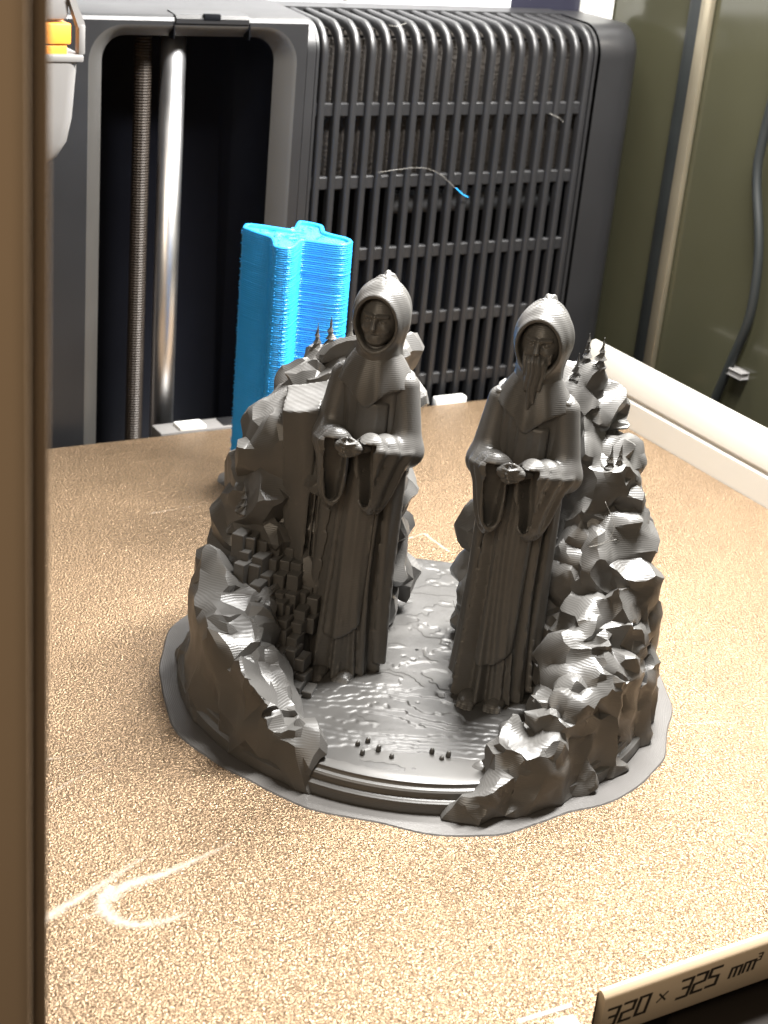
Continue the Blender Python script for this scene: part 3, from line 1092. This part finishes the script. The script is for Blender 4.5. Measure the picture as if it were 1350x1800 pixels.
rockL = make_rock('rock_outcrop', [left_chain, left_skirt, left_fill], 5, (-72, -72, 0), (2, 46, 112), 'angular crag curving behind the left figure', skip=near_seg((-44, -5), (-31, -26), 11.5, 56))
rockR = make_rock('rock_outcrop', [right_chain, right_skirt, right_fill], 47, (0, -78, 0), (72, 32, 112), 'lumpy crag curving behind the right figure', gap=4.4, rad=(5.5, 9.5), shrink=6.0, lean=(0.3, -0.2, 0.9), flat=1.3, skip=near_seg((36, -16), (30, -34), 7, 30), tris=12000, soft=34)

# slab leaning beside the left figure
def slab_f(X, Y, Z):
    v = np.clip((Z - 26) / 56, 0, 1)
    xl = -42.0 + 4.5 * (1 - v) ** 1.6 + 0.35 * np.sin(Z * 0.22)
    u = np.clip((X - xl) / (-30.0 - xl), 0, 1)
    front = -2.0 - 2.6 * np.sin(math.pi * (0.12 + 0.76 * u)) - 3.0 * (1 - v) * u
    f = np.maximum(np.maximum(xl - X, X + 30.0), np.maximum(front - Y, Y - 9))
    f = np.maximum(f, np.maximum(24 - Z, Z - 80.5 - 0.22 * (X + 36) - 0.25 * Y))
    for gx, gw, gd in ((-32.6, 0.45, 4.0), (-31.2, 0.25, 2.0)):
        f = np.maximum(f, -np.maximum(np.abs(X - gx - 0.03 * (Z - 60)) - gw, Y - (front + gd)))
    m = np.abs(f) < 2
    f[m] -= 0.30 * kuhn(X[m], Y[m], Z[m] * 0.4, 5.0, 91)
    return f


sdf_obj('cliff_slab', slab_f, (-44, -12, 24), (-29, 10, 84), 0.45, M_PLA, rockL, 45)

# stepped blocks
bg = np.random.default_rng(3)


def block(parent, c, size, rz):
    lo = [c[i] - size[i] / 2 for i in range(3)]
    hi = [c[i] + size[i] / 2 for i in range(3)]
    box('block', lo, hi, M_PLA, parent, bevel=0.18, seg=1, rot=rz)


for r in range(11):
    t = r / 10
    base = np.array([-50.5, -6.0, 41.0]) * (1 - t) + np.array([-34.5, -32.5, 8.5]) * t
    nc = 6 if r < 5 else 4
    for c in range(nc):
        off = np.array([3.6, 0.9, -1.2]) * (c - 0.3 + 0.45 * (r % 2))
        off *= (1 - 0.35 * t)
        jit = bg.normal(0, 0.5, 3)
        hgt = bg.uniform(4.5, 8.5) * (1 - 0.35 * t)
        block(rockL, base + off + jit + np.array([0, 0, -0.5]), (3.4 * (1 - 0.2 * t), 5.5, hgt), -0.35 + bg.normal(0, 0.05))
for r in range(5):
    for c in range(3):
        base = np.array([33.5 + 3.4 * c, -17.0 - 3.4 * r - 0.8 * c, 27.0 - 4.6 * r + 2.6 * c]) + bg.normal(0, 0.4, 3)
        block(rockR, base, (3.2, 4.6, 5.4), 0.3 + bg.normal(0, 0.05))
# long steps on the right at the foot of the crag
for c in range(4):
    x, y = 26.5 + 2.6 * c, -44.0 + 3.0 * c
    box('ledge', (x - 1.2, y - 9, 6.0), (x + 1.2, y + 9, 9.0 + 1.6 * c), M_PLA, rockR, bevel=0.25, seg=1, rot=-0.55)


# little pines on the crests
def pine(parent, x, y, z, hh, seed):
    g = np.random.default_rng(seed)
    n, V, F = 9, [], []
    prof = []
    tiers = 4
    for t in range(tiers):
        a, b = t / tiers, (t + 1) / tiers
        r1, r2 = 0.30 * hh * (1 - a) ** 1.1 * 0.75, 0.30 * hh * (1 - b) * 0.42
        prof += [(r1, a * hh), (r2 + 0.05, b * hh * 0.98)]
    prof.append((0.12, hh))
    prof = [(0.2 * hh, -1.5)] + prof
    for r, zz in prof:
        for k in range(n):
            th = 2 * math.pi * k / n + zz
            q = r * (1 + 0.28 * g.normal())
            V.append((x + q * math.cos(th), y + q * math.sin(th), z + zz))
    for i in range(len(prof) - 1):
        for k in range(n):
            F.append((i * n + k, i * n + (k + 1) % n, (i + 1) * n + (k + 1) % n, (i + 1) * n + k))
    F.append(tuple(range((len(prof) - 1) * n, len(prof) * n)))
    mesh('pine_spike', V, F, M_PLA, parent, smooth=False)


dg = bpy.context.evaluated_depsgraph_get()


def drop(o, x, y):
    """height of the rock under x, y"""
    hit, loc, nrm, idx = o.ray_cast(Vector((x, y, 200)) * S, Vector((0, 0, -1)))
    return loc.z / S if hit else 20.0


bpy.context.view_layer.update()
for i, (x, y, hh) in enumerate([(-36, 24, 7.5), (-32.5, 25, 8.5), (-27, 27, 8), (-51, -3, 8), (-9, 28, 6)]):
    pine(rockL, x, y, drop(rockL, x, y) - 0.6, hh, 70 + i)
for i, (x, y, hh) in enumerate([(34.5, 9, 7), (37.0, 13, 8.5), (40.5, 9, 8), (45.5, -2, 6.5), (48, -1.5, 5.5)]):
    pine(rockR, x, y, drop(rockR, x, y) - 0.6, hh, 90 + i)


# ---- two hooded figures
def figure(px, py, zs, label, seed, beard):
    root = bpy.data.objects.new('hooded_figure', None)
    root.empty_display_size = 0.005
    link(root, dio)
    root.location = Vector((px, py, 0)) * S
    root.rotation_euler = (0, 0, -0.28)
    root.scale = (1.1, 1.08, zs)
    root['label'] = label
    g = np.random.default_rng(seed)
    ph = g.uniform(0, 6.28, 6)

    def dims(Z):
        wx = np.interp(Z, [8, 14, 40, 70, 84, 90, 94, 97, 99], [8.6, 8.3, 7.7, 7.6, 8.3, 8.2, 6.9, 5.0, 3.6])
        wy = np.interp(Z, [8, 14, 40, 70, 84, 90, 94, 97, 99], [8.2, 7.8, 6.4, 5.6, 5.9, 5.7, 5.0, 4.2, 3.4])
        cy = np.interp(Z, [8, 40, 80, 99], [-6.5, -3.2, 0, 0.6])
        return wx, wy, cy

    def robe_f(X, Y, Z, off=0.0, folds=1.0):
        wx, wy, cy = dims(Z)
        q = np.sqrt((X / wx) ** 2 + ((Y - cy) / wy) ** 2) + 1e-6
        th = np.arctan2(Y - cy, X)
        A = np.interp(Z, [8, 30, 60, 84, 92], [1.7, 1.5, 1.1, 0.4, 0.0]) * folds
        w = th + 0.10 * np.sin(Z * 0.05 + ph[0]) + 0.05 * np.sin(th * 2 + Z * 0.08)
        fo = 1 - 2 * np.abs(np.sin(4.5 * w + ph[1])) ** 0.7
        fo = fo * 0.6 + 0.45 * np.sin(11 * w + ph[2] + 0.03 * Z) + 0.25 * np.sin(19 * w + ph[3])
        return (q - 1) * 6.2 - A * fo - off

    def hem(X):
        return 9.3 + 0.5 * np.sin(X * 0.9 + ph[4])

    sdf_obj('robe', lambda X, Y, Z: np.maximum(np.maximum(robe_f(X, Y, Z), hem(X) - Z), Z - 98.5), (-12, -18, 8), (12, 9, 99), 0.5, M_PLA, root, 55)

    # cloak hanging down the back with its edges showing at both sides
    def cloak_f(X, Y, Z):
        wx, wy, cy = dims(Z)
        f = robe_f(X, Y, Z, 1.7, 0.45)
        edge = (cy - 2.2 + 1.2 * np.sin(Z * 0.045 + ph[5])) - Y
        return np.maximum(np.maximum(np.maximum(f, -robe_f(X, Y, Z, 0.35, 0.45)), edge), np.maximum(12.0 - Z, Z - 93))
    sdf_obj('cloak', cloak_f, (-14, -16, 11), (14, 11, 94), 0.5, M_PLA, root, 55)

    # long front panel with a curved hem
    def tab_f(X, Y, Z):
        wx, wy, cy = dims(Z)
        f = robe_f(X, Y, Z, 1.15, 0.55)
        xc = 1.0 + 0.02 * (Z - 50)
        hh = 21 + 0.55 * (X - 1) + 0.10 * (X - 1) ** 2
        return np.maximum(np.maximum(f, np.abs(X - xc) - (4.4 - 0.012 * (Z - 20))), np.maximum(np.maximum(hh - Z, Z - 86), Y - cy))
    sdf_obj('front_panel', tab_f, (-8, -18, 15), (9, 0, 87), 0.5, M_PLA, root, 50)
    # rope belt end
    # sleeves: upper arm, forearm and the hanging drape
    for s in (-1, 1):
        sh_, el, wr = (s * 7.6, 0.2, 90), (s * 9.6, -2.0, 73.0), (s * 4.1, -13.6, 77.0)

        def sleeve_f(X, Y, Z, s=s, sh_=sh_, el=el, wr=wr):
            f = cap(X, Y, Z, sh_, el, 3.3, 4.0)
            f = smin(f, cap(X, Y, Z, el, wr, 3.9, 3.4), 2.5)
            a, b = np.array(el), np.array(wr)
            ab = (b - a)[:2]
            L2 = ab @ ab
            t = ((X - a[0]) * ab[0] + (Y - a[1]) * ab[1]) / L2
            nx, ny = -ab[1] / math.sqrt(L2), ab[0] / math.sqrt(L2)
            side = (X - a[0]) * nx + (Y - a[1]) * ny
            tc = np.clip(t, 0, 1.05)
            zc = a[2] + (b[2] - a[2]) * tc
            thick = 3.7 * np.clip(1 - 0.38 * np.clip((zc - Z) / 18, 0, 1), 0.3, 1) + 0.12 * np.sin(Z * 0.5 + t * 5)
            low = zc - (4.0 + 15.0 * np.sin(np.clip(tc, 0, 1) * math.pi * 0.62) ** 1.3) + 5.0 * np.minimum(1.3, np.abs(side) / 3.0) ** 2
            dr = np.maximum(np.maximum(np.abs(side) - thick, low - Z), np.maximum(Z - zc, np.maximum((0.02 - t) * 8, (t - 1.06) * 13)))
            f = smin(f, dr, 2.0)
            # folds over the forearm
            f = f + 0.38 * np.sin(t * 15 + Z * 0.35 + s) * sstep(0.0, 0.4, t)
            # hollow cuff
            inn = np.maximum(np.maximum(np.abs(side) - (thick - 0.9), low + 1.2 - Z), np.maximum(Z - zc - 1.2, (0.70 - t) * 13))
            return smax(f, -inn, 0.4)
        sdf_obj('sleeve', sleeve_f, (-16, -22, 50), (16, 6, 96), 0.45, M_PLA, root, 50)

        # hand: palm, four curled fingers and a thumb, folded over each other
        def hand_f(X, Y, Z, s=s):
            f = ell(X, Y, Z, (s * 1.5, -16.4, 77.2), (2.0, 1.4, 1.7))
            f = smin(f, cap(X, Y, Z, (s * 3.4, -13.2, 76.6), (s * 1.6, -16.0, 77.0), 1.25), 0.6)
            for k in range(4):
                z = 78.5 - k * 0.95 + (0.15 if s > 0 else -0.2)
                L_ = (2.5, 2.9, 2.7, 2.1)[k]
                f = smin(f, cap(X, Y, Z, (s * 1.6, -17.1, z), (s * (1.6 - L_ * 0.7), -17.9 - (0.5 if s > 0 else 0), z - 0.15), 0.52, 0.47), 0.18)
                f = smin(f, cap(X, Y, Z, (s * (1.6 - L_ * 0.7), -17.9 - (0.5 if s > 0 else 0), z - 0.15), (s * (1.6 - L_), -17.0, z - 0.3), 0.47, 0.4), 0.15)
            f = smin(f, cap(X, Y, Z, (s * 1.9, -16.3, 78.6), (s * 0.5, -17.0, 79.8), 0.6, 0.48), 0.3)
            return f
        sdf_obj('hand', hand_f, (-7, -21, 73), (7, -10, 82), 0.25, M_PLA, root)

    # shoulder cape with a pointed front edge
    def cape_f(X, Y, Z):
        k = np.clip((101 - Z) / 15, 0, 1.3)
        wx = 3.4 + 6.3 * np.sin(np.clip(k, 0, 1) * 1.45) + 0.8 * k
        wy = 3.4 + 3.6 * np.sin(np.clip(k, 0, 1) * 1.4) + 0.8 * k
        q = np.sqrt((X / wx) ** 2 + ((Y - 0.4) / wy) ** 2)
        th = np.arctan2(Y - 0.4, X)
        f = (q - 1) * np.minimum(wx, wy) - 0.25 * k * np.sin(th * 9 + ph[2])
        low = 88.0 - 3.6 * np.exp(-(X / 3.2) ** 2) * (Y < 0) + 0.22 * np.abs(X)
        return np.maximum(np.maximum(f, -(f + 1.25)), np.maximum(low - Z, Z - 100.5))
    sdf_obj('shoulder_cape', cape_f, (-13, -11, 82), (13, 11, 101), 0.4, M_PLA, root, 50)

    # hood
    def hood_f(X, Y, Z):
        f = ell(X, Y, Z, (0, 0.9, 107.6), (6.9, 7.0, 9.0))
        f = smin(f, cap(X, Y, Z, (0, 2.0, 112.5), (0, 3.6, 117.0), 3.6, 1.0), 2.6)
        f = smin(f, cap(X, Y, Z, (0, 1.0, 102), (0, 0.9, 97.5), 5.2, 5.6), 2.0)
        th = np.arctan2(Y - 0.9, X)
        f = f - 0.22 * np.sin(9 * th + 0.25 * Z + ph[3]) * sstep(-3, 3, Y)
        # raised border round the face
        op = np.sqrt((X / 4.7) ** 2 + ((Z - 106.2) / 6.6) ** 2)
        f = f - 0.55 * np.exp(-((op - 1.14) / 0.10) ** 2) * (Y < 0)
        cut = np.maximum((op - 1) * 4.5, Y + 0.6)
        return smax(f, -cut, 0.35)
    sdf_obj('hood', hood_f, (-8.5, -8.5, 93), (8.5, 9.5, 119), 0.33, M_PLA, root)

    # face
    def face_f(X, Y, Z):
        f = ell(X, Y, Z, (0, -0.3, 106.6), (4.6, 4.7, 6.8))
        f = smin(f, ell(X, Y, Z, (0, -3.1, 102.0), (2.3, 1.9, 1.8)), 1.2)
        for s in (-1, 1):
            f = smax(f, -ell(X, Y, Z, (s * 1.85, -5.0, 107.1), (1.25, 1.15, 0.8)), 0.35)
            f = smin(f, ell(X, Y, Z, (s * 1.85, -3.9, 107.0), (0.8, 0.75, 0.55)), 0.1)
            f = smin(f, cap(X, Y, Z, (s * 0.7, -5.0, 108.3), (s * 2.9, -4.0, 108.5), 0.55, 0.4), 0.4)
            f = smin(f, ell(X, Y, Z, (s * 2.2, -3.5, 104.9), (1.2, 1.2, 1.2)), 0.8)
        f = smin(f, cap(X, Y, Z, (0, -4.7, 107.9), (0, -5.75, 105.2), 0.45, 0.72), 0.35)
        f = smin(f, cap(X, Y, Z, (-1.1, -4.35, 103.6), (1.1, -4.35, 103.6), 0.42), 0.4)
        f = smax(f, -ell(X, Y, Z, (0, -5.0, 103.45), (1.5, 0.7, 0.16)), 0.12)
        return f
    sdf_obj('face', face_f, (-6, -8, 98), (6, 5, 114), 0.25, M_PLA, root)
    if beard:
        def beard_f(X, Y, Z):
            f = cap(X, Y, Z, (0, -4.2, 102.3), (0, -6.6, 91.5), 2.5, 0.7)
            for s in (-1, 1):
                f = smin(f, cap(X, Y, Z, (s * 2.6, -3.6, 104.6), (s * 1.3, -5.4, 96), 0.9, 0.6), 0.8)
                f = smin(f, cap(X, Y, Z, (s * 0.3, -5.2, 104.2), (s * 2.0, -4.9, 102.4), 0.6, 0.4), 0.25)
            return f + 0.22 * np.sin(X * 5.0 + 0.9 * np.sin(Z * 0.8))
        sdf_obj('beard', beard_f, (-5, -9, 89), (5, -1, 106), 0.25, M_PLA, root)

    # bare feet below the hem
    for s in (-1, 1):
        cx, cy_ = s * 3.3 - 0.6, -13.2 - (1.2 if s < 0 else 0)
        def foot_f(X, Y, Z, cx=cx, cy_=cy_, s=s):
            f = ell(X, Y, Z, (cx, cy_ + 1.2, 9.4), (2.5, 4.2, 2.0))
            for k in range(4):
                tx = cx + (k - 1.5) * 1.05
                f = smin(f, cap(X, Y, Z, (tx, cy_ - 2.0, 9.6), (tx, cy_ - 3.6 + 0.3 * abs(k - 1.5 + s * 0.6), 8.7), 0.75, 0.62), 0.18)
            return f
        sdf_obj('foot', foot_f, (cx - 4, cy_ - 6, 7), (cx + 4, cy_ + 6, 13), 0.3, M_PLA, root)
    return root


figure(-18.6, -4.6, 1.0, 'hooded figure with a bare chin at the left', 4, False)
figure(22.4, -11.5, 1.0, 'hooded figure with a long beard at the right', 9, True)

# ------------------------------------------------------------------ stray strands
def strand(pts, rad, label, m=M_STRING, parent=None, name='filament_strand'):
    o = tube(name, spline(pts, 8), rad, m, parent, n=6)
    if label:
        tag(o, label, 'strand')
    return o


strand([(100, 171.2, 96), (118, 171.0, 97.5), (128, 170.8, 95), (137, 170.5, 88.5)], 0.06, 'long pale filament strand lying across the grille bars')
strand([(136.5, 170.3, 89), (140, 170.2, 86.4), (143, 170.4, 85.0)], 0.22, 'short blue filament scrap caught on the grille', M_BLUE)
strand([(178.5, 171.2, 118), (183, 170.5, 116.4), (186, 171, 114.5)], 0.08, 'tiny curled pale strand high on the grille right side')
strand([(102, 176.5, 150.6), (105, 174.6, 150.6), (110, 176.0, 151.6)], 0.08, 'thin clear strand on the curved grille top')
g = np.random.default_rng(8)
pts = [(99 + g.normal(0, 1.8), 206 + g.normal(0, 1.2), 155.3 + abs(g.normal(0, 1.4))) for _ in range(16)]
strand(pts, 0.28, 'tangled clump of filament on top of the shroud', M_GREYP)
for pts in [[(-8.2, -2, 88), (-5.2, -2.5, 86), (-5.6, -3, 82)], [(44, -14, 66), (47, -16, 60), (45, -17.5, 56), (41, -18, 54.5), (48, -17, 57)], [(10.5, -16, 28), (8.5, -17, 32), (7.5, -17.5, 35)]]:
    strand(pts, 0.05, None, M_STRING, dio, 'loose_thread')
